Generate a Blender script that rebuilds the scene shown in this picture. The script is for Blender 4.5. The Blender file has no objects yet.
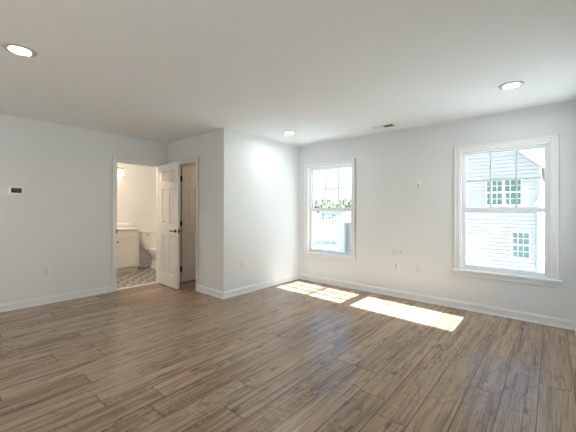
import bpy, bmesh, math, random
from mathutils import Vector, Matrix, Euler
random.seed(7)
PI = math.pi
scene = bpy.context.scene
COL = scene.collection

# ------------------------------------------------------------------ camera
cd = bpy.data.cameras.new('camera')
cam = bpy.data.objects.new('camera', cd); COL.objects.link(cam)
F_PX = 308.84
cd.sensor_fit = 'HORIZONTAL'; cd.sensor_width = 36.0
cd.lens = 36.0 * F_PX / 576.0
cd.shift_y = (209.44 - 216.0) / 576.0
cd.clip_start = 0.02; cd.clip_end = 2000
cam.location = (3.557, -4.479, 1.263)
yaw, pitch, roll = 0.7068, 0.0027, 0.0028
Fw = Vector((-math.sin(yaw) * math.cos(pitch), math.cos(yaw) * math.cos(pitch), math.sin(pitch)))
Rt = Vector((math.cos(yaw), math.sin(yaw), 0)); Up = Rt.cross(Fw)
R2 = Rt * math.cos(roll) + Up * math.sin(roll); U2 = -Rt * math.sin(roll) + Up * math.cos(roll)
cam.rotation_euler = Matrix((R2, U2, -Fw)).transposed().to_euler()
scene.camera = cam

# ------------------------------------------------------------------ light and exposure
SUN_E = 45.0
SKY = 0.40
LAMP_E = 150.0        # radiance of a recessed ceiling light lens
SCONCE_E = 4.5
BATH_FILL_E = 140.0
CLOSET_FILL_E = 42.0
world = bpy.data.worlds.new('world'); scene.world = world
world.use_nodes = True
wn = world.node_tree; wn.nodes.clear()
sky = wn.nodes.new('ShaderNodeTexSky'); sky.sky_type = 'NISHITA'
sky.sun_disc = False; sky.sun_elevation = math.radians(28); sky.sun_rotation = math.radians(94)
sky.air_density = 1.0; sky.dust_density = 1.5; sky.ozone_density = 1.0
bg = wn.nodes.new('ShaderNodeBackground'); bg.inputs['Strength'].default_value = SKY
wo = wn.nodes.new('ShaderNodeOutputWorld')
wn.links.new(sky.outputs[0], bg.inputs[0]); wn.links.new(bg.outputs[0], wo.inputs[0])
sd = bpy.data.lights.new('sun', 'SUN'); sd.energy = SUN_E; sd.angle = math.radians(0.2); sd.color = (0.90, 1.0, 1.10)
sun = bpy.data.objects.new('sun', sd); COL.objects.link(sun)
SUN_DIR = Vector((-1.90, 0.11, -1.0)).normalized()
sun.rotation_euler = SUN_DIR.to_track_quat('-Z', 'Y').to_euler()
sun.location = (30, -2, 16)
vs = scene.view_settings
scene.display_settings.display_device = 'sRGB'
vs.view_transform = 'Standard'; vs.look = 'None'; vs.exposure = 0.13; vs.gamma = 1.0; vs.use_curve_mapping = False
scene.cycles.max_bounces = 14; scene.cycles.diffuse_bounces = 10; scene.cycles.glossy_bounces = 5
scene.cycles.transparent_max_bounces = 16; scene.cycles.transmission_bounces = 6
scene.cycles.use_denoising = True
scene.cycles.sample_clamp_indirect = 8.0

# ------------------------------------------------------------------ node helpers
def new_mat(name):
    m = bpy.data.materials.new(name); m.use_nodes = True
    nt = m.node_tree; nt.nodes.clear()
    out = nt.nodes.new('ShaderNodeOutputMaterial')
    b = nt.nodes.new('ShaderNodeBsdfPrincipled')
    nt.links.new(b.outputs[0], out.inputs[0])
    return m, nt, b, out

def setin(nt, sock, v):
    if isinstance(v, bpy.types.NodeSocket): nt.links.new(v, sock)
    elif isinstance(v, (tuple, list)):
        sock.default_value = tuple(v) if len(v) == len(sock.default_value) else (*v, 1.0)
    else: sock.default_value = v

def M(nt, op, a, b=0.0, c=0.0):
    n = nt.nodes.new('ShaderNodeMath'); n.operation = op
    for i, v in enumerate((a, b, c)): setin(nt, n.inputs[i], v)
    return n.outputs[0]

def mix(nt, fac, a, b, typ='MIX'):
    n = nt.nodes.new('ShaderNodeMix'); n.data_type = 'RGBA'; n.blend_type = typ
    setin(nt, n.inputs[0], fac); setin(nt, n.inputs[6], a); setin(nt, n.inputs[7], b)
    return n.outputs[2]

def noise(nt, vec, scale=5, detail=2, rough=0.5, dist=0.0):
    n = nt.nodes.new('ShaderNodeTexNoise')
    if vec is not None: nt.links.new(vec, n.inputs['Vector'])
    n.inputs['Scale'].default_value = scale; n.inputs['Detail'].default_value = detail
    n.inputs['Roughness'].default_value = rough; n.inputs['Distortion'].default_value = dist
    return n.outputs[0]

def xyz(nt, x, y, z):
    n = nt.nodes.new('ShaderNodeCombineXYZ')
    for i, v in enumerate((x, y, z)): setin(nt, n.inputs[i], v)
    return n.outputs[0]

def coords(nt, kind='Object'):
    t = nt.nodes.new('ShaderNodeTexCoord')
    s = nt.nodes.new('ShaderNodeSeparateXYZ'); nt.links.new(t.outputs[kind], s.inputs[0])
    return t.outputs[kind], s.outputs[0], s.outputs[1], s.outputs[2]

def ramp(nt, fac, lo, hi):
    n = nt.nodes.new('ShaderNodeMapRange'); n.clamp = True
    setin(nt, n.inputs[0], fac); n.inputs[1].default_value = lo; n.inputs[2].default_value = hi
    return n.outputs[0]

def bump(nt, b, h, strength=0.2, dist=0.01):
    n = nt.nodes.new('ShaderNodeBump'); n.inputs['Strength'].default_value = strength; n.inputs['Distance'].default_value = dist
    nt.links.new(h, n.inputs['Height']); nt.links.new(n.outputs[0], b.inputs['Normal'])

def plain(name, col, rough=0.5, metal=0.0, var=0.03, scale=14.0, bmp=0.0, spec=None, emit=None, estr=0.0):
    m, nt, b, _ = new_mat(name)
    co, x, y, z = coords(nt)
    n = noise(nt, co, scale, 3)
    dark = tuple(c * (1 - var) for c in col); light = tuple(min(1, c * (1 + var)) for c in col)
    nt.links.new(mix(nt, n, dark, light), b.inputs['Base Color'])
    b.inputs['Roughness'].default_value = rough; b.inputs['Metallic'].default_value = metal
    if spec is not None: b.inputs['Specular IOR Level'].default_value = spec
    if bmp: bump(nt, b, noise(nt, co, scale * 12, 3), bmp, 0.002)
    if emit:
        b.inputs['Emission Color'].default_value = (*emit, 1); b.inputs['Emission Strength'].default_value = estr
    return m

def wood_floor():
    m, nt, b, _ = new_mat('oak_plank_floor')
    co, x, y, z = coords(nt)
    W, L = 0.1915, 1.24
    xs = M(nt, 'DIVIDE', M(nt, 'SUBTRACT', x, 3.488), W)
    row = M(nt, 'FLOOR', xs); fx = M(nt, 'FRACT', xs)
    wr = nt.nodes.new('ShaderNodeTexWhiteNoise'); wr.noise_dimensions = '1D'; nt.links.new(row, wr.inputs['W'])
    ys = M(nt, 'ADD', M(nt, 'DIVIDE', y, L), M(nt, 'MULTIPLY', wr.outputs[0], 7.3))
    cl = M(nt, 'FLOOR', ys); fy = M(nt, 'FRACT', ys)
    wi = nt.nodes.new('ShaderNodeTexWhiteNoise'); wi.noise_dimensions = '2D'
    nt.links.new(xyz(nt, row, cl, 0.0), wi.inputs['Vector'])
    rid = wi.outputs[0]
    sc = nt.nodes.new('ShaderNodeSeparateColor'); nt.links.new(wi.outputs[1], sc.inputs[0])
    off = M(nt, 'MULTIPLY', rid, 37.0); off2 = M(nt, 'MULTIPLY', sc.outputs[1], 53.0)
    def gv(sx, sy):
        return xyz(nt, M(nt, 'ADD', M(nt, 'MULTIPLY', x, sx), off), M(nt, 'ADD', M(nt, 'MULTIPLY', y, sy), off2), off)
    base = mix(nt, rid, (0.311, 0.201, 0.123), (0.458, 0.313, 0.200))
    base = mix(nt, M(nt, 'MULTIPLY', sc.outputs[2], 0.45), base, (0.374, 0.301, 0.231))
    fine = noise(nt, gv(85, 2.6), 1.0, 4, 0.6, 0.4)
    broad = noise(nt, gv(15, 0.75), 1.0, 4, 0.55, 0.9)
    streak = noise(nt, gv(34, 0.75), 1.0, 3, 0.6, 0.5)
    fld = noise(nt, gv(5.5, 0.75), 1.0, 2, 0.5, 0.5)
    ring = M(nt, 'SINE', M(nt, 'MULTIPLY', fld, 70.0))
    reg = noise(nt, gv(5.5, 1.9), 1.0, 2, 0.5, 0.0)
    base = mix(nt, M(nt, 'MULTIPLY', ramp(nt, broad, 0.48, 0.62), 0.58), base, (0.181, 0.119, 0.074))
    base = mix(nt, M(nt, 'MULTIPLY', ramp(nt, broad, 0.46, 0.34), 0.25), base, (0.568, 0.420, 0.277))
    base = mix(nt, M(nt, 'MULTIPLY', ramp(nt, ring, 0.45, 1.0), 0.42), base, (0.157, 0.106, 0.068))
    base = mix(nt, M(nt, 'MULTIPLY', ramp(nt, fine, 0.52, 0.68), 0.30), base, (0.628, 0.483, 0.336))
    base = mix(nt, M(nt, 'MULTIPLY', ramp(nt, fine, 0.48, 0.36), 0.38), base, (0.127, 0.085, 0.056))
    base = mix(nt, M(nt, 'MULTIPLY', ramp(nt, streak, 0.575, 0.66), 0.58), base, (0.109, 0.074, 0.050))
    # dark scrapes, cracks and knots
    scr = noise(nt, gv(30, 7.0), 1.0, 4, 0.7, 0.9)
    scrape = M(nt, 'MULTIPLY', ramp(nt, scr, 0.53, 0.62), ramp(nt, reg, 0.54, 0.62))
    base = mix(nt, M(nt, 'MULTIPLY', scrape, 0.75), base, (0.066, 0.046, 0.033))
    vk = nt.nodes.new('ShaderNodeTexVoronoi'); vk.inputs['Scale'].default_value = 1.0
    nt.links.new(gv(7.5, 2.6), vk.inputs['Vector'])
    knot = M(nt, 'MULTIPLY', ramp(nt, vk.outputs['Distance'], 0.17, 0.06), ramp(nt, noise(nt, gv(3, 3), 1.0, 1), 0.50, 0.56))
    base = mix(nt, M(nt, 'MULTIPLY', knot, 0.8), base, (0.049, 0.032, 0.021))
    # cross-grain chatter marks
    chat = noise(nt, gv(13, 70), 1.0, 2, 0.5, 0.4)
    creg = ramp(nt, noise(nt, gv(4.0, 1.6), 1.0, 2), 0.54, 0.62)
    base = mix(nt, M(nt, 'MULTIPLY', M(nt, 'MULTIPLY', ramp(nt, chat, 0.50, 0.62), creg), 0.16), base, (0.628, 0.506, 0.369))
    base = mix(nt, M(nt, 'MULTIPLY', M(nt, 'MULTIPLY', ramp(nt, chat, 0.50, 0.40), creg), 0.24), base, (0.121, 0.085, 0.059))
    ex = M(nt, 'MULTIPLY', M(nt, 'MINIMUM', fx, M(nt, 'SUBTRACT', 1.0, fx)), W)
    ey = M(nt, 'MULTIPLY', M(nt, 'MINIMUM', fy, M(nt, 'SUBTRACT', 1.0, fy)), L)
    edge = M(nt, 'MINIMUM', ex, ey)
    gap = ramp(nt, edge, 0.0040, 0.0016)
    col = mix(nt, M(nt, 'MULTIPLY', gap, 0.78), base, (0.03, 0.022, 0.016))
    nt.links.new(col, b.inputs['Base Color'])
    rg = M(nt, 'ADD', 0.14, M(nt, 'MULTIPLY', scr, 0.18))
    nt.links.new(rg, b.inputs['Roughness'])
    b.inputs['Specular IOR Level'].default_value = 0.5
    h = M(nt, 'SUBTRACT', M(nt, 'ADD', M(nt, 'MULTIPLY', fine, 0.35), M(nt, 'MULTIPLY', chat, 0.2)), M(nt, 'ADD', M(nt, 'MULTIPLY', gap, 0.9), M(nt, 'MULTIPLY', scrape, 0.3)))
    bump(nt, b, h, 0.28, 0.002)
    return m

def tile_floor():
    m, nt, b, _ = new_mat('patterned_cement_tile')
    co, x, y, z = coords(nt)
    T = 0.25
    u = M(nt, 'SUBTRACT', M(nt, 'FRACT', M(nt, 'DIVIDE', M(nt, 'ADD', x, 20.0), T)), 0.5)
    v = M(nt, 'SUBTRACT', M(nt, 'FRACT', M(nt, 'DIVIDE', M(nt, 'ADD', y, 20.0), T)), 0.5)
    au = M(nt, 'ABSOLUTE', u); av = M(nt, 'ABSOLUTE', v)
    dia = M(nt, 'ADD', au, av); sq = M(nt, 'MAXIMUM', au, av)
    star = M(nt, 'MINIMUM', M(nt, 'MULTIPLY', dia, 0.75), sq)
    dark1 = M(nt, 'MULTIPLY', M(nt, 'LESS_THAN', star, 0.30), M(nt, 'GREATER_THAN', star, 0.15))
    dot = M(nt, 'LESS_THAN', dia, 0.11)
    cu = M(nt, 'SUBTRACT', 0.5, au); cv = M(nt, 'SUBTRACT', 0.5, av)
    corner = M(nt, 'MULTIPLY', M(nt, 'LESS_THAN', M(nt, 'ADD', cu, cv), 0.34), M(nt, 'GREATER_THAN', M(nt, 'ADD', cu, cv), 0.14))
    lines = M(nt, 'LESS_THAN', M(nt, 'ABSOLUTE', M(nt, 'SUBTRACT', au, av)), 0.035)
    d = M(nt, 'MAXIMUM', M(nt, 'MAXIMUM', dark1, dot), M(nt, 'MAXIMUM', corner, M(nt, 'MULTIPLY', lines, M(nt, 'GREATER_THAN', sq, 0.27))))
    col = mix(nt, d, (0.52, 0.50, 0.46), (0.030, 0.032, 0.030))
    col = mix(nt, M(nt, 'GREATER_THAN', sq, 0.488), col, (0.42, 0.40, 0.37))
    nt.links.new(mix(nt, M(nt, 'MULTIPLY', noise(nt, co, 30, 3), 0.2), col, (0.4, 0.37, 0.33)), b.inputs['Base Color'])
    b.inputs['Roughness'].default_value = 0.45
    return m

def siding_mat():
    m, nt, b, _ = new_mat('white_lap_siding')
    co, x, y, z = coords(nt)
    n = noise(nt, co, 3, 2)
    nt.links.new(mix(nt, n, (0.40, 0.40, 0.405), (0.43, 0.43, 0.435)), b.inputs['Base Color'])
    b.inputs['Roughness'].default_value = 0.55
    return m

def glass_mat(name, gloss=0.04, tint=(0.97, 0.985, 0.98)):
    m = bpy.data.materials.new(name); m.use_nodes = True
    nt = m.node_tree; nt.nodes.clear()
    out = nt.nodes.new('ShaderNodeOutputMaterial'); mx = nt.nodes.new('ShaderNodeMixShader')
    t = nt.nodes.new('ShaderNodeBsdfTransparent'); g = nt.nodes.new('ShaderNodeBsdfGlossy')
    co, x, y, z = coords(nt)
    nt.links.new(mix(nt, noise(nt, co, 2, 1), tint, tuple(min(1, c * 1.01) for c in tint)), t.inputs[0])
    g.inputs['Roughness'].default_value = 0.02
    mx.inputs[0].default_value = gloss
    nt.links.new(t.outputs[0], mx.inputs[1]); nt.links.new(g.outputs[0], mx.inputs[2]); nt.links.new(mx.outputs[0], out.inputs[0])
    return m

def grass_mat():
    m, nt, b, _ = new_mat('dry_pale_grass')
    co, x, y, z = coords(nt)
    n = noise(nt, co, 0.12, 5, 0.6, 0.6); n2 = noise(nt, co, 3.0, 3)
    c = mix(nt, ramp(nt, n, 0.35, 0.65), (0.54, 0.55, 0.50), (0.66, 0.66, 0.63))
    tr = noise(nt, xyz(nt, M(nt, 'MULTIPLY', M(nt, 'ADD', x, M(nt, 'MULTIPLY', y, 1.17)), 0.02), M(nt, 'MULTIPLY', M(nt, 'SUBTRACT', M(nt, 'MULTIPLY', y, 1.0), M(nt, 'MULTIPLY', x, 1.17)), 0.07), 0.0), 1.0, 4, 0.6, 0.6)
    c = mix(nt, M(nt, 'MULTIPLY', ramp(nt, tr, 0.50, 0.58), 0.95), c, (0.060, 0.055, 0.050))
    nt.links.new(mix(nt, M(nt, 'MULTIPLY', n2, 0.25), c, (0.42, 0.42, 0.33)), b.inputs['Base Color'])
    b.inputs['Roughness'].default_value = 0.9
    return m

MAT = {}
MAT['wall'] = plain('wall_paint', (0.775, 0.798, 0.810), 0.75, var=0.012, scale=1.5, bmp=0.06)
MAT['ceiling'] = plain('ceiling_paint', (0.838, 0.866, 0.880), 0.85, var=0.01, scale=1.5, bmp=0.05)
MAT['trim'] = plain('white_trim_paint', (0.815, 0.83, 0.828), 0.38, var=0.012, scale=4)
MAT['door'] = plain('white_door_paint', (0.80, 0.79, 0.765), 0.42, var=0.015, scale=6)
MAT['vinyl'] = plain('white_window_vinyl', (0.80, 0.815, 0.83), 0.4, var=0.01, scale=5)
MAT['plate'] = plain('white_plastic_plate', (0.80, 0.80, 0.78), 0.35, var=0.01, scale=8)
MAT['thermo'] = plain('bright_white_plastic', (0.93, 0.93, 0.91), 0.3, var=0.01)
MAT['slot'] = plain('dark_slot_plastic', (0.06, 0.055, 0.05), 0.5, var=0.05)
MAT['black'] = plain('matte_black_metal', (0.018, 0.016, 0.015), 0.42, 0.6, var=0.1)
MAT['display'] = plain('dark_display', (0.045, 0.05, 0.05), 0.2, var=0.3, scale=60)
MAT['ring'] = plain('white_lamp_trim', (0.60, 0.58, 0.55), 0.4, var=0.01)
MAT['lens'] = plain('lit_lens', (0.9, 0.88, 0.82), 0.4, emit=(0.98, 1.0, 0.97), estr=LAMP_E)
MAT['vent'] = plain('painted_vent_metal', (0.78, 0.78, 0.76), 0.4, var=0.01)
MAT['duct'] = plain('dark_duct', (0.05, 0.05, 0.05), 0.7, var=0.1)
MAT['cabinet'] = plain('white_cabinet_paint', (0.76, 0.74, 0.70), 0.4, var=0.015)
MAT['marble'] = plain('white_cultured_marble', (0.86, 0.85, 0.83), 0.15, var=0.03, scale=5)
MAT['porcelain'] = plain('white_porcelain', (0.82, 0.81, 0.79), 0.08, var=0.01)
MAT['nickel'] = plain('brushed_nickel', (0.42, 0.38, 0.33), 0.3, 0.9, var=0.05)
MAT['chrome'] = plain('chrome', (0.6, 0.6, 0.6), 0.12, 1.0, var=0.02)
MAT['shade'] = plain('lit_frosted_glass', (0.95, 0.9, 0.8), 0.4, emit=(1.0, 0.77, 0.55), estr=SCONCE_E)
MAT['floor'] = wood_floor()
MAT['tile'] = tile_floor()
MAT['glass'] = glass_mat('window_glass')
MAT['siding'] = siding_mat()
MAT['htrim'] = plain('white_exterior_trim', (0.78, 0.79, 0.80), 0.5, var=0.01)
MAT['hglass'] = plain('green_tinted_house_glass', (0.085, 0.165, 0.140), 0.12, var=0.25, scale=4)
MAT['spout'] = plain('pale_grey_downspout', (0.36, 0.38, 0.42), 0.5, var=0.02)
MAT['roof'] = plain('grey_shingle', (0.24, 0.26, 0.28), 0.9, var=0.15, scale=9)
MAT['darkroof'] = plain('dark_barn_roof', (0.05, 0.06, 0.06), 0.9, var=0.15, scale=2)
MAT['barn'] = plain('weathered_barn_wall', (0.20, 0.21, 0.19), 0.9, var=0.15, scale=2)
MAT['grass'] = grass_mat()
MAT['asphalt'] = plain('pale_asphalt', (0.125, 0.12, 0.15), 0.85, var=0.08, scale=2)
MAT['hedge'] = plain('blue_green_hedge', (0.040, 0.075, 0.072), 0.9, var=0.5, scale=5)
MAT['leaf1'] = plain('pale_green_foliage', (0.085, 0.098, 0.062), 0.9, var=0.35, scale=0.8)
MAT['leaf2'] = plain('olive_foliage', (0.050, 0.058, 0.038), 0.9, var=0.4, scale=0.8)
MAT['bark'] = plain('grey_bark', (0.14, 0.11, 0.09), 0.9, var=0.3, scale=3)

# ------------------------------------------------------------------ mesh helpers
def box(bm, x0, x1, y0, y1, z0, z1, bev=0.0, seg=2):
    g = bmesh.ops.create_cube(bm, size=1.0)
    vs_ = g['verts']
    for v in vs_:
        v.co = Vector(((x0 + x1) / 2 + v.co.x * (x1 - x0), (y0 + y1) / 2 + v.co.y * (y1 - y0), (z0 + z1) / 2 + v.co.z * (z1 - z0)))
    if bev:
        es = list({e for v in vs_ for e in v.link_edges})
        bmesh.ops.bevel(bm, geom=es, offset=bev, segments=seg, affect='EDGES', profile=0.5)

def cyl(bm, p0, p1, r0, r1=None, seg=16):
    p0, p1 = Vector(p0), Vector(p1); r1 = r0 if r1 is None else r1
    d = p1 - p0
    mt = Matrix.Translation((p0 + p1) / 2) @ d.to_track_quat('Z', 'Y').to_matrix().to_4x4()
    bmesh.ops.create_cone(bm, cap_ends=True, segments=seg, radius1=r0, radius2=r1, depth=d.length, matrix=mt)

def lathe(bm, prof, seg=24, mt=None, close=True):
    """profile of (radius, z) spun about z"""
    rings = []
    for r, z in prof:
        rings.append([bm.verts.new((r * math.cos(2 * PI * i / seg), r * math.sin(2 * PI * i / seg), z)) for i in range(seg)])
    for a, b_ in zip(rings, rings[1:]):
        for i in range(seg):
            bm.faces.new((a[i], a[(i + 1) % seg], b_[(i + 1) % seg], b_[i]))
    if close:
        bm.faces.new(rings[0][::-1]); bm.faces.new(rings[-1])
    if mt is not None:
        for rg in rings:
            for v in rg: v.co = mt @ v.co

def loft(bm, rings, seg=28):
    """rings of (cx, cy, z, rx, ry, power)"""
    out = []
    for cx, cy, z, rx, ry, pw in rings:
        rg = []
        for i in range(seg):
            t = 2 * PI * i / seg; c, s = math.cos(t), math.sin(t)
            rg.append(bm.verts.new((cx + rx * math.copysign(abs(c) ** pw, c), cy + ry * math.copysign(abs(s) ** pw, s), z)))
        out.append(rg)
    for a, b_ in zip(out, out[1:]):
        for i in range(seg):
            bm.faces.new((a[i], a[(i + 1) % seg], b_[(i + 1) % seg], b_[i]))
    bm.faces.new(out[0][::-1]); bm.faces.new(out[-1])

def prism(bm, poly, a, b_, axis='Y'):
    """polygon (p, q) swept from a to b_ along axis; X: (y,z)  Y: (x,z)  Z: (x,y)"""
    def P(p, t):
        return {'X': (t, p[0], p[1]), 'Y': (p[0], t, p[1]), 'Z': (p[0], p[1], t)}[axis]
    A = [bm.verts.new(P(p, a)) for p in poly]; B = [bm.verts.new(P(p, b_)) for p in poly]
    n = len(poly)
    bm.faces.new(A); bm.faces.new(B[::-1])
    for i in range(n): bm.faces.new((A[i], B[i], B[(i + 1) % n], A[(i + 1) % n]))

def obj(name, bm, mat, parent=None, smooth=False, loc=None, rot=None):
    bmesh.ops.recalc_face_normals(bm, faces=bm.faces[:])
    me = bpy.data.meshes.new(name); bm.to_mesh(me); bm.free()
    o = bpy.data.objects.new(name, me); COL.objects.link(o)
    me.materials.append(MAT[mat] if isinstance(mat, str) else mat)
    if smooth:
        for p in me.polygons: p.use_smooth = True
        try: me.set_sharp_from_angle(angle=math.radians(38))
        except Exception: pass
    if parent: o.parent = parent
    if loc is not None: o.location = loc
    if rot is not None: o.rotation_euler = rot
    return o

def B(): return bmesh.new()
def box_obj(name, dims, mat, parent=None, bev=0.0):
    bm = B(); box(bm, *dims, bev); return obj(name, bm, mat, parent, smooth=bev > 0)

def tag(o, label=None, cat=None, group=None, kind=None):
    if label: o['label'] = label
    if cat: o['category'] = cat
    if group: o['group'] = group
    if kind: o['kind'] = kind
    return o

def empty(name, loc=(0, 0, 0), rz=0.0):
    o = bpy.data.objects.new(name, None); COL.objects.link(o)
    o.location = loc; o.rotation_euler = (0, 0, rz); o.empty_display_size = 0.1
    return o

def copy_tree(o, parent=None):
    c = o.copy(); COL.objects.link(c)
    if parent: c.parent = parent
    for ch in list(o.children): copy_tree(ch, c)
    return c

def wall_with_openings(axis, c0, c1, a0, a1, z0, z1, openings):
    """wall of thickness c0..c1; runs a0..a1 along the other axis; openings (a, b, zlo, zhi)"""
    bm = B()
    def bx(p, q, lo, hi):
        if q - p < 1e-6 or hi - lo < 1e-6: return
        if axis == 'X': box(bm, p, q, c0, c1, lo, hi)
        else: box(bm, c0, c1, p, q, lo, hi)
    cur = a0
    for a, b_, lo, hi in sorted(openings):
        bx(cur, a, z0, z1); bx(a, b_, z0, lo); bx(a, b_, hi, z1); cur = b_
    bx(cur, a1, z0, z1)
    return bm

# ------------------------------------------------------------------ room shell
H = 2.44
XL, XR = -1.60, 3.77            # left wall and near wall (inner faces)
YB, YC = -7.2, -1.724           # rear wall, closet front face
WO = 0.15                       # outer wall thickness
# window openings
Z0, Z1 = 0.50, 2.037
W1 = (0.193, 1.093); W2 = (2.653, 3.553)
W3 = (-1.02, -0.34)             # in the near wall, along y
W_FILL = (-6.75, -5.15)             # unseen wide window added in the near wall to brighten the room
D1 = (-2.56, -1.845, 0.0, 2.035)
D2 = (-1.375, -0.69, 0.0, 2.035)

def struct(name, bm, mat, label, cat, parent=None):
    return tag(obj(name, bm, mat, parent), label, cat, kind='structure')

bm = B(); box(bm, -1.66, 3.92, YB - WO, 0.15, -0.2, 0.0)
struct('floor', bm, 'floor', 'rustic brown oak plank floor of the empty room', 'floor')
bm = B(); box(bm, -3.5, -1.66, -3.6, 0.15, -0.2, 0.0)
struct('floor_bathroom', bm, 'tile', 'black and white patterned tile floor of the bathroom', 'floor')
bm = B(); box(bm, -3.5, 3.92, YB - WO, 0.15, H, H + 0.2)
struct('ceiling', bm, 'ceiling', 'plain white flat ceiling', 'ceiling')
struct('wall_right', wall_with_openings('X', 0.0, WO, -1.72, 3.92, 0, H, [(W1[0], W1[1], Z0, Z1), (W2[0], W2[1], Z0, Z1)]), 'wall',
       'white painted wall with two double-hung windows', 'wall')
struct('wall_near', wall_with_openings('Y', XR, XR + WO, YB, 0.0, 0, H, [(W3[0], W3[1], Z0, Z1), (W_FILL[0], W_FILL[1], Z0, Z1)]), 'wall',
       'white painted wall just right of the camera, outside the frame', 'wall')
struct('wall_rear', wall_with_openings('X', YB - WO, YB, -1.72, 3.92, 0, H, []), 'wall',
       'white painted wall behind the camera', 'wall')
struct('wall_left', wall_with_openings('Y', XL - 0.12, XL, YB, 0.0, 0, H, [D1]), 'wall',
       'grey-white painted wall with the thermostat and bathroom doorway', 'wall')
struct('wall_closet_front', wall_with_openings('X', YC, YC + 0.12, XL, 0.0, 0, H, [D2]), 'wall',
       'shaded wall with the second doorway beside the bathroom', 'wall')
bm = B(); box(bm, -0.12, 0.0, YC + 0.12, 0.0, 0, H)
struct('wall_closet_side', bm, 'wall', 'bright white wall between the outside corner and the window wall', 'wall')
bm = B(); box(bm, -3.48, -3.36, -3.5, 0.0, 0, H)
struct('wall_bathroom_far', bm, 'wall', 'cream lit bathroom wall behind vanity and toilet', 'wall')
bm = B(); box(bm, -3.36, -1.72, -3.5, -3.38, 0, H)
struct('wall_bathroom_left', bm, 'wall', 'bathroom side wall left of the vanity, hidden by the doorway', 'wall')
bm = B(); box(bm, -3.36, -1.72, -0.80, -0.68, 0, H)
struct('wall_bathroom_right', bm, 'wall', 'bathroom side wall right of the toilet', 'wall')

# baseboards with a shoe moulding
BP = [(0, 0), (0.024, 0), (0.024, 0.010), (0.020, 0.018), (0.0145, 0.021), (0.0145, 0.078), (0.0125, 0.084), (0.0085, 0.088), (0.0085, 0.094), (0.004, 0.0985), (0, 0.0985)]
def baseboard(name, p0, p1, nrm, m0=0, m1=0, label=''):
    p0, p1, nrm = Vector((*p0, 0)), Vector((*p1, 0)), Vector((*nrm, 0))
    d = (p1 - p0).normalized(); bm = B()
    A = [bm.verts.new(p0 + nrm * q[0] - d * m0 * q[0] + Vector((0, 0, q[1]))) for q in BP]
    C_ = [bm.verts.new(p1 + nrm * q[0] + d * m1 * q[0] + Vector((0, 0, q[1]))) for q in BP]
    n = len(BP); bm.faces.new(A); bm.faces.new(C_[::-1])
    for i in range(n): bm.faces.new((A[i], C_[i], C_[(i + 1) % n], A[(i + 1) % n]))
    struct(name, bm, 'trim', label, 'baseboard')
CW = 0.057
baseboard('baseboard_left', (XL, YB), (XL, D1[0] - CW), (1, 0), -1, 0, 'white baseboard along the thermostat wall')
baseboard('baseboard_corner', (XL, D1[1] + CW), (XL, YC), (1, 0), 0, -1, 'short white baseboard behind the open bathroom door')
baseboard('baseboard_closet', (XL, YC), (D2[0] - CW, YC), (0, -1), -1, 0, 'short white baseboard left of the second doorway')
baseboard('baseboard_closet_right', (D2[1] + CW, YC), (0, YC), (0, -1), 0, 1, 'white baseboard between second doorway and the outside corner')
baseboard('baseboard_side', (0, YC), (0, 0), (1, 0), 1, -1, 'white baseboard from the outside corner to the window wall')
baseboard('baseboard_right', (0, 0), (XR, 0), (0, -1), -1, -1, 'long white baseboard under the two windows')
baseboard('baseboard_near', (XR, YB), (XR, 0), (-1, 0), -1, -1, 'white baseboard of the wall beside the camera')
baseboard('baseboard_bathroom', (-3.36, -3.38), (-3.36, -0.80), (1, 0), -1, -1, 'white baseboard behind the toilet')

# ------------------------------------------------------------------ doorway trim
def door_casing(bm, axis, face, sgn, a, b_, ztop, w=CW):
    """casing on one face of a wall: face coordinate, sgn = outward direction"""
    def bx(p, q, lo, hi, t0, t1, bev=0.003):
        f0, f1 = sorted((face + sgn * t0, face + sgn * t1))
        if axis == 'Y': box(bm, f0, f1, p, q, lo, hi, bev, 1)
        else: box(bm, p, q, f0, f1, lo, hi, bev, 1)
    r = 0.004
    for p, q, back in ((a - w - r, a - r, 0), (b_ + r, b_ + w + r, 1)):
        bx(p, q, 0, ztop + r + w, 0, 0.012)
        if back == 0: bx(p, p + 0.018, 0, ztop + r + w, 0, 0.018)
        else: bx(q - 0.018, q, 0, ztop + r + w, 0, 0.018)
    bx(a - r, b_ + r, ztop + r, ztop + r + w, 0, 0.012)
    bx(a - w - r, b_ + w + r, ztop + r + w - 0.018, ztop + r + w, 0, 0.018)

def door_jamb(bm, axis, c0, c1, a, b_, ztop, stop_c):
    t = 0.014
    def bx(p, q, lo, hi, e0, e1):
        if axis == 'Y': box(bm, e0, e1, p, q, lo, hi)
        else: box(bm, p, q, e0, e1, lo, hi)
    bx(a, a + t, 0, ztop, c0, c1); bx(b_ - t, b_, 0, ztop, c0, c1); bx(a + t, b_ - t, ztop - t, ztop, c0, c1)
    s0, s1 = stop_c
    bx(a + t, a + t + 0.011, 0, ztop - t, s0, s1); bx(b_ - t - 0.011, b_ - t, 0, ztop - t, s0, s1)
    bx(a + t + 0.011, b_ - t - 0.011, ztop - t - 0.011, ztop - t, s0, s1)

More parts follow.
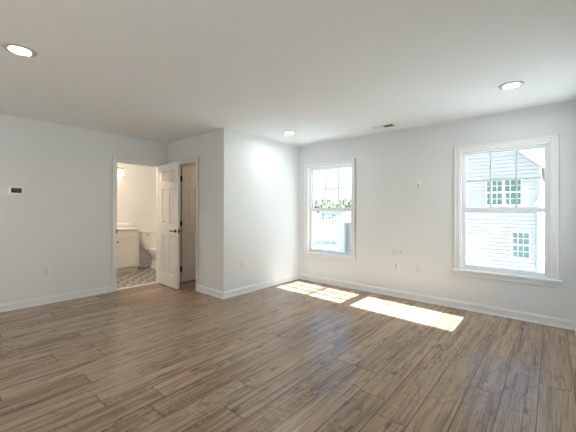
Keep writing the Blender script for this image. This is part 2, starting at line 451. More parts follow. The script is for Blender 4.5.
bm = B(); door_casing(bm, 'Y', XL, 1, D1[0], D1[1], D1[3]); door_casing(bm, 'Y', XL - 0.12, -1, D1[0], D1[1], D1[3])
door_jamb(bm, 'Y', XL - 0.12, XL, D1[0], D1[1], D1[3], (XL - 0.085, XL - 0.045))
t1 = struct('trim_1', bm, 'trim', 'white casing around the bathroom doorway', 'door frame')
bm = B(); box(bm, XL - 0.03, XL + 0.003, D1[0] + 0.0142, D1[0] + 0.017, 0.87, 0.98, 0.001); box(bm, XL - 0.001, XL + 0.005, D1[0] + 0.001, D1[0] + 0.016, 0.90, 0.955, 0.001)
sp = obj('strike_plate', bm, 'black', t1); sp['label'] = 'black strike plate on the doorway jamb'
bm = B(); door_casing(bm, 'X', YC, -1, D2[0], D2[1], D2[3])
door_jamb(bm, 'X', YC, YC + 0.12, D2[0], D2[1], D2[3], (YC + 0.04, YC + 0.08))
struct('trim_2', bm, 'trim', 'painted casing around the second doorway', 'door frame')
bm = B(); box(bm, XL - 0.11, XL - 0.015, D1[0] + 0.014, D1[1] - 0.014, 0.0, 0.012, 0.004)
struct('trim_3', bm, 'marble', 'pale threshold strip between wood floor and patterned tile', 'threshold')

# ------------------------------------------------------------------ six panel doors
def door_leaf_bm(w, h, t=0.035):
    """leaf along +x from the hinge at 0, thickness in y (0..t), six raised panels moulded on both faces"""
    st, mid = 0.112, 0.095
    xs = [0, st, (w - mid) / 2, (w + mid) / 2, w - st, w]
    zs = [0, 0.19, 0.835, 1.015, 1.605, 1.705, 1.895, h]
    bm = B()
    for face in (0, 1):
        y0 = 0.0 if face == 0 else t; s = 1 if face == 0 else -1
        def V(x, z, d): return bm.verts.new((x, y0 + s * d, z))
        def ring(r0, d0, r1, d1):
            a = [V(r0[0], r0[2], d0), V(r0[1], r0[2], d0), V(r0[1], r0[3], d0), V(r0[0], r0[3], d0)]
            c = [V(r1[0], r1[2], d1), V(r1[1], r1[2], d1), V(r1[1], r1[3], d1), V(r1[0], r1[3], d1)]
            for i in range(4): bm.faces.new((a[i], a[(i + 1) % 4], c[(i + 1) % 4], c[i]))
        for i in range(5):
            for j in range(7):
                x0, x1, z0, z1 = xs[i], xs[i + 1], zs[j], zs[j + 1]
                if i in (1, 3) and j in (1, 3, 5):
                    ins = lambda k: (x0 + k, x1 - k, z0 + k, z1 - k)
                    steps = [(0, 0), (0.005, 0.002), (0.013, 0.0135), (0.022, 0.0140), (0.046, 0.004)]
                    for (k0, d0), (k1, d1) in zip(steps, steps[1:]): ring(ins(k0), d0, ins(k1), d1)
                    q = ins(0.046)
                    bm.faces.new((V(q[0], q[2], 0.004), V(q[1], q[2], 0.004), V(q[1], q[3], 0.004), V(q[0], q[3], 0.004)))
                else:
                    bm.faces.new((V(x0, z0, 0), V(x1, z0, 0), V(x1, z1, 0), V(x0, z1, 0)))
    for q in (((0, 0, 0), (0, t, 0), (0, t, h), (0, 0, h)), ((w, 0, 0), (w, t, 0), (w, t, h), (w, 0, h)),
              ((0, 0, 0), (w, 0, 0), (w, t, 0), (0, t, 0)), ((0, 0, h), (w, 0, h), (w, t, h), (0, t, h))):
        bm.faces.new([bm.verts.new(p) for p in q])
    bmesh.ops.remove_doubles(bm, verts=bm.verts[:], dist=0.0004)
    return bm

def lever(bm, x, y, z, s, dirx):
    """rose and lever on the face at y; s = outward"""
    cyl(bm, (x, y, z), (x, y + s * 0.009, z), 0.027, 0.025, 24)
    cyl(bm, (x, y + s * 0.006, z), (x, y + s * 0.050, z), 0.011, 0.010, 14)
    pts = [(0, 0.046, 0.0), (0.04, 0.050, 0.002), (0.08, 0.050, 0.003), (0.108, 0.047, -0.001), (0.122, 0.040, -0.004)]
    for a, c in zip(pts, pts[1:]):
        cyl(bm, (x + dirx * a[0], y + s * a[1], z + a[2]), (x + dirx * c[0], y + s * c[1], z + c[2]), 0.0095, 0.0085, 12)

def hinge_bm(z, x=0.0, y=0.0):
    bm = B()
    cyl(bm, (x, y, z - 0.045), (x, y, z + 0.045), 0.0075, None, 12)
    cyl(bm, (x, y, z + 0.045), (x, y, z + 0.052), 0.005, 0.003, 10); cyl(bm, (x, y, z - 0.052), (x, y, z - 0.045), 0.003, 0.005, 10)
    return bm

DW, DH = 0.672, 2.015
d1 = empty('door_1', (XL + 0.012, D1[1] - 0.004, 0.012), math.radians(-2.3))
tag(d1, 'white six-panel door with black lever, standing open from the bathroom', 'door', kind='structure')
bm = door_leaf_bm(DW, DH)
# face toward the camera is y = -t
l1 = obj('leaf', bm, 'door', d1, loc=(0.0, -0.035, 0))
bm = B(); lever(bm, DW - 0.062, -0.035, 0.915, -1, -1); h1 = obj('handle', bm, 'black', d1, smooth=True); h1['label'] = 'black lever handle'
bm = B(); lever(bm, DW - 0.062, 0.0, 0.915, 1, -1); obj('handle', bm, 'black', d1, smooth=True)['label'] = 'black lever handle on the far face'
bm = B(); box(bm, DW - 0.0008, DW + 0.0012, -0.029, -0.006, 0.885, 0.945, 0.0005); cyl(bm, (DW, -0.0175, 0.915), (DW + 0.010, -0.0175, 0.915), 0.008, 0.006, 12)
obj('latch', bm, 'black', d1)['label'] = 'black latch on the door edge'
for z in (0.22, 1.02, 1.80):
    obj('hinge', hinge_bm(z, -0.009, 0.004), 'black', d1, smooth=True)

d2 = empty('door_2', (D2[0] + 0.022, YC + 0.132, 0.012), math.radians(90))
tag(d2, 'warm-toned six-panel door seen through the narrow second doorway', 'door', kind='structure')
obj('leaf', door_leaf_bm(0.655, DH), 'door', d2, loc=(0.004, -0.018, 0))
for z in (0.22, 1.02, 1.80):
    bm = hinge_bm(z, -0.005, -0.020); box(bm, -0.008, 0.005, -0.019, 0.016, z - 0.045, z + 0.045, 0.001)
    obj('hinge', bm, 'black', d2, smooth=True)['label'] = 'black butt hinge'
bm = B(); lever(bm, 0.593, -0.018, 0.915, -1, -1); obj('handle', bm, 'black', d2, smooth=True)

# ------------------------------------------------------------------ windows
def make_window(name, loc, rz, w, label, grid=True, nose=0.048, bar=0.0105):
    """local x along the wall, y outward, z up from the opening's bottom"""
    r = tag(empty(name, loc, rz), label, 'window', kind='structure')
    h = Z1 - Z0; a = w / 2; cw = 0.064
    bm = B()
    for s in (-1, 1):
        x0, x1 = sorted((s * (a - 0.002), s * (a + cw))); box(bm, x0, x1, -0.014, 0, 0.012, h + cw, 0.003, 1)
        x0, x1 = sorted((s * (a + cw - 0.02), s * (a + cw))); box(bm, x0, x1, -0.021, 0, 0.012, h + cw, 0.003, 1)
    box(bm, -a + 0.002, a - 0.002, -0.014, 0, h - 0.002, h + cw, 0.003, 1)
    box(bm, -a - cw, a + cw, -0.021, 0, h + cw - 0.02, h + cw, 0.003, 1)
    obj('casing', bm, 'trim', r)
    bm = B(); box(bm, -a - cw - 0.028, a + cw + 0.028, -nose, 0.0, -0.010, 0.012, 0.006, 3); box(bm, -a + 0.001, a - 0.001, -0.002, 0.05, -0.006, 0.012)
    obj('sill', bm, 'trim', r)
    bm = B(); box(bm, -a - cw, a + cw, -0.014, 0, -0.070, -0.0102, 0.003, 1); box(bm, -a - cw, a + cw, -0.019, 0, -0.028, -0.0104, 0.004, 1)
    obj('apron', bm, 'trim', r)
    bm = B()
    j = 0.012
    for s in (-1, 1):
        x0, x1 = sorted((s * (a - j), s * (a - 0.0005))); box(bm, x0, x1, 0, 0.05, 0.012, h)
        x0, x1 = sorted((s * (a - 0.032), s * (a - 0.0005))); box(bm, x0, x1, 0.05, 0.148, 0.0, h)
        x0, x1 = sorted((s * (a - 0.040), s * (a - 0.032))); box(bm, x0, x1, 0.0525, 0.058, 0.02, h - 0.03)
    box(bm, -a + j, a - j, 0, 0.05, h - j, h - 0.0005); box(bm, -a + 0.032, a - 0.032, 0.05, 0.148, h - 0.032, h - 0.0005)
    box(bm, -a + 0.032, a - 0.032, 0.05, 0.148, 0.0005, 0.026)
    obj('frame', bm, 'vinyl', r)
    def sash(y, zlo, zhi, grille, bot, top):
        st = 0.026; xi = a - 0.0325
        bm = B()
        for s in (-1, 1):
            x0, x1 = sorted((s * xi, s * (xi - st))); box(bm, x0, x1, y, y + 0.03, zlo, zhi, 0.003, 1)
        box(bm, -xi + st, xi - st, y, y + 0.03, zlo, zlo + bot, 0.003, 1); box(bm, -xi + st, xi - st, y, y + 0.03, zhi - top, zhi, 0.003, 1)
        s_ = obj('sash', bm, 'vinyl', r)
        gx, g0, g1 = xi - st, zlo + bot, zhi - top
        bm = B(); box(bm, -gx - 0.004, gx + 0.004, y + 0.013, y + 0.017, g0 - 0.004, g1 + 0.004); obj('pane', bm, 'glass', s_)
        if grille:
            bm = B(); gw = bar
            for k in (1, 2):
                xx = -gx + 2 * gx * k / 3; box(bm, xx - gw, xx + gw, y + 0.0175, y + 0.0245, g0, g1)
            zz = (g0 + g1) / 2; gh = min(gw, 0.0105); box(bm, -gx, gx, y + 0.0180, y + 0.0240, zz - gh, zz + gh)
            obj('grille', bm, 'vinyl', s_)
        return s_
    mz = 0.775
    lo = sash(0.059, 0.026, mz + 0.022, False, 0.034, 0.050)
    up = sash(0.095, mz - 0.022, h - 0.032, grid, 0.052, 0.020)
    bm = B(); box(bm, -0.03, 0.03, 0.064, 0.084, mz + 0.022, mz + 0.030, 0.002, 1); box(bm, -0.012, 0.028, 0.058, 0.07, mz + 0.030, mz + 0.037, 0.002, 1)
    obj('sash_lock', bm, 'vinyl', r)
    return r

make_window('window_1', ((W1[0] + W1[1]) / 2, 0, Z0), 0, W1[1] - W1[0], 'white double-hung window near the corner, showing fields and trees')
make_window('window_2', ((W2[0] + W2[1]) / 2, 0, Z0), 0, W2[1] - W2[0], 'white double-hung window at right, facing the white-sided house')
make_window('window_3', (XR, (W3[0] + W3[1]) / 2, Z0), -PI / 2, W3[1] - W3[0], 'double-hung window outside the frame that throws the sun patches', nose=0.022, bar=0.019)
make_window('fill_window', (XR, (W_FILL[0] + W_FILL[1]) / 2, Z0), -PI / 2, W_FILL[1] - W_FILL[0], 'wide window added behind the camera to brighten the room')

# ------------------------------------------------------------------ ceiling fixtures
def ceiling_light(loc, label):
    r = tag(empty('ceiling_light', loc), label, 'ceiling light', 'recessed ceiling lights')
    bm = B(); lathe(bm, [(0.099, 0.0), (0.098, -0.005), (0.092, -0.009), (0.078, -0.0115), (0.066, -0.0105), (0.061, -0.004), (0.061, 0.0)], 40, close=False)
    obj('trim_ring', bm, 'ring', r, smooth=True)
    bm = B(); lathe(bm, [(0.0605, -0.0015), (0.0605, -0.005), (0.05, -0.0075), (0.034, -0.0090), (0.012, -0.0098)], 40)
    obj('lens', bm, 'lens', r, smooth=True)['label'] = 'glowing warm white lens'
    return r
ceiling_light((0.578, -4.035, H), 'round recessed ceiling light nearest the camera, above the thermostat wall')
ceiling_light((3.268, -0.93, H), 'round recessed ceiling light above the right window')
ceiling_light((0.54, -0.92, H), 'round recessed ceiling light near the corner by the left window')

ceiling_light((3.268, -4.035, H), 'round recessed ceiling light added over the camera, outside the frame, for brightness')  # extra unseen light, added to raise the room's brightness

v = tag(empty('ceiling_vent', (1.775, -0.33, H)), 'white rectangular ceiling air vent with dark slots above window wall', 'vent')
bm = B()
VL, VW = 0.155, 0.075
for (x0, x1, y0, y1) in ((-VL, VL, -VW, -VW + 0.022), (-VL, VL, VW - 0.022, VW), (-VL, -VL + 0.022, -VW + 0.022, VW - 0.022), (VL - 0.022, VL, -VW + 0.022, VW - 0.022)):
    box(bm, x0, x1, y0, y1, -0.006, 0.0, 0.002, 1)
obj('frame', bm, 'vent', v)
box_obj('backing', (-VL + 0.022, VL - 0.022, -VW + 0.022, VW - 0.022, -0.0012, 0.0), 'duct', v)['label'] = 'dark duct opening'
bm = B()
for i in range(8):
    x = -VL + 0.034 + i * 0.0175
    if x < 0.0:
        prism(bm, [(x, -0.005), (x + 0.002, -0.005), (x + 0.0125, -0.0014), (x + 0.0105, -0.0014)], -VW + 0.022, VW - 0.022, 'Y')
obj('louver', bm, 'vent', v)

# ------------------------------------------------------------------ wall plates (local x along wall, -y into the room, z up; origin at the plate centre on the wall)
def plate_root(name, loc, rz, label, cat, group=None):
    return tag(empty(name, loc, rz), label, cat, group)
def plate_bm(w, h, t=0.006):
    bm = B(); box(bm, -w / 2, w / 2, -t, 0, -h / 2, h / 2, 0.0025, 2); return bm
def duplex(loc, rz, label):
    r = plate_root('wall_outlet', loc, rz, label, 'outlet', 'duplex wall outlets')
    obj('cover_plate', plate_bm(0.072, 0.117), 'plate', r, smooth=True)
    for s in (-1, 1):
        bm = B(); box(bm, -0.017, 0.017, -0.0085, -0.005, s * 0.0195 - 0.0145, s * 0.0195 + 0.0145, 0.003, 2); q = obj('receptacle', bm, 'plate', r, smooth=True)
        bm = B()
        box(bm, -0.0085, -0.0055, -0.0092, -0.008, s * 0.0195 - 0.002, s * 0.0195 + 0.0085); box(bm, 0.0050, 0.0085, -0.0092, -0.008, s * 0.0195 - 0.001, s * 0.0195 + 0.0075)
        cyl(bm, (0, -0.0092, s * 0.0195 - 0.0085), (0, -0.008, s * 0.0195 - 0.0085), 0.0028, None, 10)
        obj('slots', bm, 'slot', q)['label'] = 'dark plug slots'
    bm = B(); cyl(bm, (0, -0.0070, 0), (0, -0.0055, 0), 0.003, None, 10); obj('screw', bm, 'nickel', r)
    return r
duplex((XL, -3.425, 0.442), PI / 2, 'white duplex outlet low on the wall below the thermostat')
duplex((0.0, -1.366, 0.440), PI / 2, 'white duplex outlet on the bright wall beside the outside corner')
duplex((2.139, 0.0, 0.460), 0, 'white duplex outlet under the right-hand cable plate between the windows')

def decora(loc, label):
    r = plate_root('wall_outlet', loc, 0, label, 'outlet')
    obj('cover_plate', plate_bm(0.072, 0.117), 'plate', r, smooth=True)
    bm = B(); box(bm, -0.0165, 0.0165, -0.0085, -0.005, -0.0335, 0.0335, 0.002, 2); q = obj('insert', bm, 'plate', r, smooth=True)
    bm = B(); box(bm, -0.007, 0.001, -0.0094, -0.008, -0.016, 0.026, 0.001, 1); obj('port', bm, 'slot', q)['label'] = 'dark vertical port'
    return r
decora((1.825, 0.0, 0.450), 'white wall plate with one dark vertical port, low between the windows')
r = plate_root('cable_plate', (2.137, 0.0, 1.622), 0, 'white cable wall plate with a dark port high between the windows', 'wall plate')
obj('cover_plate', plate_bm(0.072, 0.117), 'plate', r, smooth=True)
bm = B(); box(bm, -0.0165, 0.0165, -0.0085, -0.005, -0.0335, 0.0335, 0.002, 2); q = obj('insert', bm, 'plate', r, smooth=True)
bm = B(); box(bm, -0.005, 0.004, -0.0094, -0.008, -0.020, 0.012, 0.001, 1); obj('port', bm, 'slot', q)['label'] = 'dark port'
def recessed(loc, w, h, label):
    r = plate_root('media_plate', loc, 0, label, 'wall plate')
    bm = B(); t = 0.010
    box(bm, -w / 2, w / 2, -0.010, 0, h / 2 - t, h / 2, 0.0025, 1); box(bm, -w / 2, w / 2, -0.010, 0, -h / 2, -h / 2 + t, 0.0025, 1)
    box(bm, -w / 2, -w / 2 + t, -0.010, 0, -h / 2 + t, h / 2 - t, 0.002, 1); box(bm, w / 2 - t, w / 2, -0.010, 0, -h / 2 + t, h / 2 - t, 0.002, 1)
    obj('frame', bm, 'plate', r)
    bm = B(); box(bm, -w / 2 + t, w / 2 - t, -0.0022, 0, -h / 2 + t, h / 2 - t); obj('cover', bm, 'plate', r)
    return r
recessed((1.850, 0.0, 1.622), 0.165, 0.118, 'wide white recessed media plate, upper left of the plates between windows')
recessed((1.836, 0.0, 0.645), 0.125, 0.075, 'small white horizontal media plate directly above the ported outlet')

r = plate_root('light_switch', (-0.503, YC, 1.294), 0, 'white rocker light switch on the shaded wall beside second doorway', 'light switch')
obj('cover_plate', plate_bm(0.115, 0.117), 'plate', r, smooth=True)
for s in (-1, 1):
    bm = B(); box(bm, s * 0.023 - 0.0165, s * 0.023 + 0.0165, -0.0080, -0.005, -0.0335, 0.0335, 0.002, 2); prism(bm, [(-0.0335 + 0.003, -0.008), (0.0305, -0.008)] and [(-0.012, -0.030), (0.012, -0.030), (0.012, -0.004), (-0.012, -0.004)], -0.0105, -0.0075, 'Y')
    for vv in bm.verts[-8:]: vv.co.x += s * 0.023
    obj('rocker', bm, 'plate', r, smooth=True)

r = plate_root('thermostat', (XL, -3.742, 1.502), PI / 2, 'small white thermostat with dark screen on the left wall', 'thermostat')
bm = B(); box(bm, -0.085, 0.085, -0.007, 0, -0.058, 0.058, 0.004, 2); obj('back_plate', bm, 'plate', r, smooth=True)
bm = B(); box(bm, -0.072, 0.074, -0.026, -0.0065, -0.049, 0.049, 0.006, 3); bd = obj('body', bm, 'thermo', r, smooth=True)
bm = B(); box(bm, -0.052, 0.052, -0.0275, -0.0255, -0.029, 0.031, 0.001, 1); obj('screen', bm, 'display', bd)['label'] = 'dark grey display'

# ------------------------------------------------------------------ bathroom
r = tag(empty('vanity_cabinet', (-2.87, -2.09, 0)), 'white bathroom vanity cabinet with recessed-panel door on patterned tile', 'cabinet')
bm = B(); box(bm, -0.488, -0.018, -0.45, 0.45, 0.105, 0.862, 0.002, 1)
obj('body', bm, 'cabinet', r)
box_obj('toe_kick', (-0.48, -0.065, -0.448, 0.448, 0.0, 0.105), 'cabinet', r)
def shaker(y0, y1, z0, z1, fr=0.058):
    bm = B()
    box(bm, -0.018, 0.0, y0, y0 + fr, z0, z1, 0.0015, 1); box(bm, -0.018, 0.0, y1 - fr, y1, z0, z1, 0.0015, 1)
    box(bm, -0.018, 0.0, y0 + fr, y1 - fr, z0, z0 + fr, 0.0015, 1); box(bm, -0.018, 0.0, y0 + fr, y1 - fr, z1 - fr, z1, 0.0015, 1)
    box(bm, -0.018, -0.009, y0 + fr, y1 - fr, z0 + fr, z1 - fr); return bm
for y0, y1, ky in ((-0.43, -0.022, -0.045), (0.004, 0.412, 0.027)):
    d = obj('door', shaker(y0, y1, 0.125, 0.690), 'cabinet', r)
    bm = B(); lathe(bm, [(0.005, 0.0), (0.005, 0.012), (0.013, 0.018), (0.015, 0.024), (0.011, 0.029), (0.003, 0.030)], 16, Matrix.Translation((0, ky, 0.635)) @ Matrix.Rotation(PI / 2, 4, 'Y'))
    obj('knob', bm, 'black', d, smooth=True)['label'] = 'small dark round knob'
bm = B(); box(bm, -0.018, 0.0, -0.43, 0.412, 0.712, 0.850, 0.002, 1); obj('drawer_front', bm, 'cabinet', r)

r = tag(empty('bathroom_countertop', (-2.87, -2.09, 0.862)), 'white sink countertop with backsplash on the bathroom vanity', 'countertop')
bm = B(); box(bm, -0.49, 0.02, -0.47, 0.475, 0.0, 0.028, 0.005, 2); obj('slab', bm, 'marble', r, smooth=True)
bm = B(); box(bm, -0.49, -0.470, -0.47, 0.475, 0.028, 0.130, 0.004, 2); obj('backsplash', bm, 'marble', r, smooth=True)
bm = B(); loft(bm, [(-0.23, 0, 0.0282, 0.15, 0.20, 1), (-0.23, 0, 0.034, 0.148, 0.198, 1), (-0.23, 0, 0.034, 0.132, 0.182, 1), (-0.23, 0, 0.0285, 0.10, 0.14, 1)]); obj('basin', bm, 'porcelain', r, smooth=True)
bm = B(); cyl(bm, (-0.43, 0, 0.028), (-0.43, 0, 0.15), 0.016, 0.013); cyl(bm, (-0.43, 0, 0.145), (-0.31, 0, 0.125), 0.012, 0.010); box(bm, -0.45, -0.41, -0.008, 0.008, 0.15, 0.165, 0.003)
obj('faucet', bm, 'black', r, smooth=True)

r = tag(empty('toilet', (-3.36, -1.20, 0)), 'white two-piece toilet beside the bathroom vanity', 'toilet')
bm = B(); loft(bm, [(0.115, 0, 0.40, 0.082, 0.185, 0.45), (0.115, 0, 0.43, 0.090, 0.205, 0.45), (0.113, 0, 0.60, 0.096, 0.222, 0.42), (0.113, 0, 0.765, 0.100, 0.230, 0.42)], 36); obj('tank', bm, 'porcelain', r, smooth=True)
bm = B(); loft(bm, [(0.116, 0, 0.766, 0.102, 0.234, 0.42), (0.116, 0, 0.774, 0.110, 0.243, 0.42), (0.116, 0, 0.790, 0.110, 0.243, 0.42), (0.116, 0, 0.798, 0.102, 0.234, 0.42)], 36); obj('tank_lid', bm, 'porcelain', r, smooth=True)
bm = B(); loft(bm, [(0.40, 0, 0.0, 0.235, 0.115, 0.75), (0.40, 0, 0.02, 0.232, 0.112, 0.75), (0.40, 0, 0.12, 0.205, 0.095, 0.8), (0.41, 0, 0.22, 0.210, 0.105, 0.85), (0.43, 0, 0.31, 0.265, 0.150, 0.9), (0.44, 0, 0.375, 0.290, 0.182, 0.9), (0.43, 0, 0.400, 0.300, 0.184, 0.9)], 36); obj('bowl', bm, 'porcelain', r, smooth=True)
bm = B(); box(bm, 0.10, 0.26, -0.11, 0.11, 0.33, 0.402, 0.02, 3); obj('tank_shelf', bm, 'porcelain', r, smooth=True)
bm = B(); loft(bm, [(0.445, 0, 0.401, 0.283, 0.184, 0.9), (0.445, 0, 0.420, 0.287, 0.187, 0.9), (0.445, 0, 0.423, 0.287, 0.187, 0.9)], 36); obj('seat', bm, 'porcelain', r, smooth=True)
bm = B(); loft(bm, [(0.44, 0, 0.4235, 0.285, 0.186, 0.9), (0.44, 0, 0.438, 0.282, 0.183, 0.9), (0.44, 0, 0.444, 0.25, 0.155, 0.9)], 36); obj('seat_lid', bm, 'porcelain', r, smooth=True)
bm = B(); cyl(bm, (0.205, -0.16, 0.72), (0.228, -0.16, 0.72), 0.012); cyl(bm, (0.225, -0.165, 0.72), (0.225, -0.09, 0.712), 0.006); obj('flush_lever', bm, 'chrome', r, smooth=True)

r = tag(empty('vanity_light', (-3.36, -2.085, 2.125)), 'lit bathroom wall light with bell glass shades above the vanity', 'wall light')
bm = B(); box(bm, 0.0, 0.018, -0.07, 0.07, -0.05, 0.05, 0.004, 2); obj('back_plate', bm, 'nickel', r, smooth=True)
bm = B(); cyl(bm, (0.11, -0.285, 0.005), (0.11, 0.285, 0.005), 0.009); cyl(bm, (0.015, 0, 0.005), (0.11, 0, 0.005), 0.009); obj('bar', bm, 'nickel', r, smooth=True)
for k, y in enumerate((-0.22, 0.0, 0.22)):
    bm = B(); lathe(bm, [(0.012, 0.004), (0.028, -0.004), (0.030, -0.030), (0.024, -0.034)], 20, Matrix.Translation((0.11, y, 0.0))); s_ = obj('socket', bm, 'nickel', r, smooth=True)
    bm = B(); lathe(bm, [(0.022, -0.034), (0.034, -0.045), (0.044, -0.08), (0.054, -0.125), (0.066, -0.150), (0.064, -0.151), (0.050, -0.125), (0.02, -0.11)], 24, Matrix.Translation((0.11, y, 0.0)), close=True)
    obj('glass_shade', bm, 'shade', r, smooth=True)['label'] = 'glowing frosted glass shade'

def added_light(loc, rad, mat, label):
    r = tag(empty('added_ceiling_light', loc), label, 'ceiling light')
    bm = B(); lathe(bm, [(rad, 0), (rad, -0.02), (rad * 0.93, -0.024), (rad * 0.93, 0)], 28, close=False); obj('base', bm, 'ring', r, smooth=True)
    bm = B(); lathe(bm, [(rad * 0.92, -0.015), (rad * 0.9, -0.035), (rad * 0.7, -0.055), (rad * 0.35, -0.068), (0.01, -0.072)], 28); obj('diffuser', bm, mat, r, smooth=True)
MAT['bath_fill_lens'] = plain('bath_fill_diffuser', (0.9, 0.85, 0.75), 0.4, emit=(1.0, 0.76, 0.54), estr=BATH_FILL_E)
MAT['closet_fill_lens'] = plain('closet_fill_diffuser', (0.9, 0.8, 0.65), 0.4, emit=(1.0, 0.70, 0.44), estr=CLOSET_FILL_E)
added_light((-2.30, -2.55, H), 0.13, 'bath_fill_lens', 'round ceiling light added out of view to brighten the bathroom')  # added fill for the bathroom, out of view
added_light((-0.62, -0.75, H), 0.09, 'closet_fill_lens', 'small ceiling light added out of view to warm the door behind the second doorway')  # added warm fill that lights the second door leaf, out of view

# ------------------------------------------------------------------ outside
GZ = -3.0
bm = B(); box(bm, -500, 300, -200, 600, GZ - 1, GZ)
struct('ground', bm, 'grass', 'pale sunlit field outside the windows', 'ground')
def flat_strip(name, p0, p1, w, z, mat, label, cat):
    p0, p1 = Vector(p0), Vector(p1); d = (p1 - p0).normalized(); n = Vector((-d.y, d.x)) * w / 2
    bm = B(); q = [p0 + n, p1 + n, p1 - n, p0 - n]
    prism(bm, [(a.x, a.y) for a in q], GZ + 0.001, z, 'Z')
    return struct(name, bm, mat, label, cat)
cx, cy = 3.557, -4.479
R2v = Vector((R2.x, R2.y)).normalized(); F2v = Vector((Fw.x, Fw.y)).normalized()
def out(d, s, z=GZ):   # a spot d metres ahead and s metres to the right of where the photograph was taken
    p = Vector((cx, cy)) + F2v * d + R2v * s
    return (p.x, p.y, z)
a, b_ = out(34.0, -10), out(31.0, 20); flat_strip('road', a[:2], b_[:2], 4.6, GZ + 0.02, 'asphalt', 'pale paved lane across the field below the left window', 'road')

def clump_bm(pts, seed, jag=0.22, sub=2):
    rnd = random.Random(seed); bm = B()
    for (x, y, z, rx, ry, rz) in pts:
        g = bmesh.ops.create_icosphere(bm, subdivisions=sub, radius=1.0)
        for v_ in g['verts']:
            k = 1 + rnd.uniform(-jag, jag); v_.co = Vector((x + v_.co.x * rx * k, y + v_.co.y * ry * k, z + v_.co.z * rz * k))
    return bm
# hedge: one trimmed row
rnd = random.Random(3)
p0, p1 = out(38.5, 2.0), out(38.5, 6.2)
pts = []
for i in range(15):
    t = i / 14; x = p0[0] + (p1[0] - p0[0]) * t; y = p0[1] + (p1[1] - p0[1]) * t
    pts.append((x, y, GZ + 0.22 + rnd.uniform(-.03, .04), 0.42, 0.42, 0.30))
tag(obj('hedge', clump_bm(pts, 4), 'hedge', smooth=True), 'low blue-green hedge across the field seen through left window', 'hedge')
# shrubs in a far row
for i in range(8):
    d, s = 150, 14.2 + i * 1.55
    x, y, z = out(d, s); q = rnd.uniform(0.55, 0.9)
    o = obj('shrub', clump_bm([(0, 0, q * 0.8, q, q, q)], 20 + i, 0.2, 1), 'leaf2', loc=(x, y, GZ))
    tag(o, 'tiny dark shrub in the row across the far field', 'shrub', 'shrubs across the far field')
# barn
x, y, z = out(165, 24.0); ang = yaw
r = tag(empty('barn', (x, y, GZ), ang), 'low distant barn with a dark roof in the left window', 'barn')
box_obj('walls', (-5.0, 5.0, -3, 3, 0.0, 2.2), 'barn', r)
bm = B(); prism(bm, [(-3.6, 2.0), (0, 3.9), (3.6, 2.0), (3.4, 1.9), (0, 3.65), (-3.4, 1.9)], -5.7, 5.7, 'X'); obj('roof', bm, 'darkroof', r)
bm = B(); box(bm, -1.2, 1.2, -3.05, -3.0, 0.0, 1.9); obj('door', bm, 'darkroof', r)
# far trees
trees = []
for i in range(15):
    d = (188, 203, 196)[i % 3] + rnd.uniform(-2, 2); s = 10.5 + i * 2.35 + rnd.uniform(-.5, .5)
    x, y, z = out(d, s); ht = rnd.uniform(9.5, 13.0)
    t = tag(empty('tree', (x, y, GZ), rnd.uniform(0, 6)), 'pale green tree in the far row beyond the field', 'tree', 'trees beyond the field')
    bm = B(); cyl(bm, (0, 0, 0), (0, 0, ht * 0.6), 0.28, 0.12, 8)
    for k in range(4):
        a_ = k * 1.57 + rnd.uniform(0, 1); cyl(bm, (0, 0, ht * (0.35 + 0.06 * k)), (math.cos(a_) * 1.4, math.sin(a_) * 1.4, ht * (0.55 + 0.08 * k)), 0.1, 0.04, 6)
    obj('trunk', bm, 'bark', t)
    pts = []
    for k in range(16):
        a_ = rnd.uniform(0, 2 * PI); f = rnd.uniform(0.25, 1.0); rr = 2.3 * math.sin(PI * min(1, 0.25 + f * 0.68)) * rnd.uniform(0.3, 0.9); q = rnd.uniform(0.5, 0.95)
        pts.append((math.cos(a_) * rr, math.sin(a_) * rr, ht * f * 0.95, q, q, q * 1.1))
    obj('crown', clump_bm(pts, 100 + i, 0.32, 2), ('leaf1', 'leaf2')[i % 2], t)

# neighbour's house, front face at y = HY
HY = 13.0
house = tag(empty('house', (0, HY, GZ)), 'white lap-sided gabled house across from the right window', 'house')
XA, XB, EZ, APX, SL = -6.05, 3.20, 3.22 - GZ, -1.42, 0.95
AZ = EZ + SL * (XB - APX)
# lap siding courses are part of the wall mesh
bm = B(); sp_ = 0.174; nrow = int(AZ / sp_) + 1
for k in range(nrow):
    z0, z1 = k * sp_, min((k + 1) * sp_, AZ - 0.02)
    def lim(z): return (XA, XB) if z <= EZ else (XA + (z - EZ) / SL, XB - (z - EZ) / SL)
    a0, b0 = lim(z0); a1, b1 = lim(z1)
    if b1 - a1 < 0.05: break
    def slab(za, zb, ya, yb):
        (al, bl), (ah, bh) = lim(za), lim(zb)
        V_ = [bm.verts.new(p) for p in [(al, ya, za), (bl, ya, za), (bh, yb, zb), (ah, yb, zb), (al, 0.1, za), (bl, 0.1, za), (bh, 0.1, zb), (ah, 0.1, zb)]]
        for f in ((0, 1, 2, 3), (5, 4, 7, 6), (0, 4, 5, 1), (3, 2, 6, 7), (0, 3, 7, 4), (1, 5, 6, 2)): bm.faces.new([V_[i] for i in f])
    slab(z0, z0 + 0.028, -0.001, -0.001); slab(z0 + 0.026, z1, -0.034, -0.034)
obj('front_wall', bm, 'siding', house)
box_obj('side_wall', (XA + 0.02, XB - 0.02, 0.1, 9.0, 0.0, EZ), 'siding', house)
bm = B(); prism(bm, [(XA - 0.35, EZ - 0.42), (APX, AZ + 0.06), (XB + 0.35, EZ - 0.32), (XB + 0.35, EZ - 0.12), (APX, AZ + 0.28), (XA - 0.35, EZ - 0.22)], -0.32, 9.3, 'Y')
obj('roof', bm, 'roof', house)
bm = B()
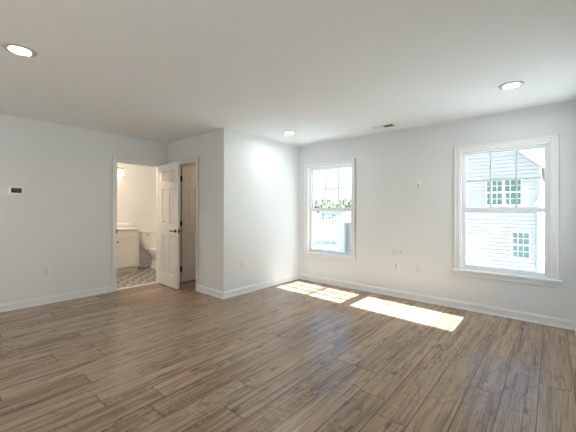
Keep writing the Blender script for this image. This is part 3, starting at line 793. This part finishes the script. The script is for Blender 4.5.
prism(bm, [(XA - 0.36, EZ - 0.47), (APX, AZ + 0.03), (XB + 0.36, EZ - 0.37), (XB + 0.36, EZ - 0.13), (APX, AZ + 0.25), (XA - 0.36, EZ - 0.23)], -0.36, -0.32, 'Y')
obj('rake_board', bm, 'htrim', house)
for q0, q1 in ((XB - 0.07, XB + 0.02), (XA - 0.02, XA + 0.07)):
    bm = B(); box(bm, q0, q1, -0.055, 0.1, 0.0, EZ - 0.02, 0.004, 1); obj('corner_board', bm, 'htrim', house)
bm = B(); box(bm, XB - 0.15, XB - 0.09, -0.11, -0.04, 0.05, EZ - 1.5, 0.012, 2); cyl(bm, (XB - 0.12, -0.075, EZ - 1.52), (XB - 0.02, -0.20, EZ - 1.25), 0.04); cyl(bm, (XB - 0.02, -0.20, EZ - 1.25), (XB - 0.02, -0.20, EZ - 0.3), 0.035)
obj('downspout', bm, 'spout', house, smooth=True)
bm = B(); lathe(bm, [(0.05, 0), (0.13, 0.02), (0.14, 0.1), (0.08, 0.16), (0.02, 0.17)], 18, Matrix.Translation((XB - 0.08, -0.06, EZ - 1.62)) @ Matrix.Rotation(PI / 2, 4, 'X'))
obj('flood_lamp', bm, 'htrim', house, smooth=True)
def house_window(x0, x1, z0, z1):
    z0 -= GZ; z1 -= GZ
    bm = B(); f = 0.055
    box(bm, x0 - f, x0, -0.085, 0.0, z0 - f, z1 + f); box(bm, x1, x1 + f, -0.085, 0.0, z0 - f, z1 + f)
    box(bm, x0, x1, -0.085, 0.0, z0 - f, z0); box(bm, x0, x1, -0.085, 0.0, z1, z1 + f)
    zm = (z0 + z1) / 2; box(bm, x0, x1, -0.075, 0.0, zm - 0.035, zm + 0.035)
    m = 0.011
    for k in (1, 2):
        xx = x0 + (x1 - x0) * k / 3; box(bm, xx - m, xx + m, -0.062, -0.03, z0, z1)
    for a_, c_ in ((z0, zm - 0.035), (zm + 0.035, z1)): box(bm, x0, x1, -0.0605, -0.031, (a_ + c_) / 2 - m, (a_ + c_) / 2 + m)
    w = obj('window', bm, 'htrim', house)
    box_obj('pane', (x0, x1, -0.048, -0.036, z0, z1), 'hglass', w)['label'] = 'green-tinted glass panes'
house_window(1.20, 1.795, 1.56, 2.70); house_window(1.905, 2.50, 1.56, 2.70); house_window(2.19, 2.79, -0.83, 0.28)
bm = B(); prism(bm, [(XA - 0.36, EZ - 0.50), (XA + 0.10, EZ - 0.50), (XA + 0.10, EZ + 0.75)], -0.30, 0.05, 'Y'); obj('eave_return', bm, 'htrim', house)
# low side wing with a shed roof and a shaded recess
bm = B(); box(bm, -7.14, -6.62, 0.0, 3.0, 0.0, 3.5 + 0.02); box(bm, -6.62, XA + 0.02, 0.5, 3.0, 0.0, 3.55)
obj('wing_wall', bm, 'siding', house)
bm = B(); prism(bm, [(-7.35, 3.50), (-7.35, 3.68), (XA - 0.01, 4.32), (XA - 0.01, 3.52)], -0.25, 3.2, 'Y'); obj('wing_roof', bm, 'htrim', house)
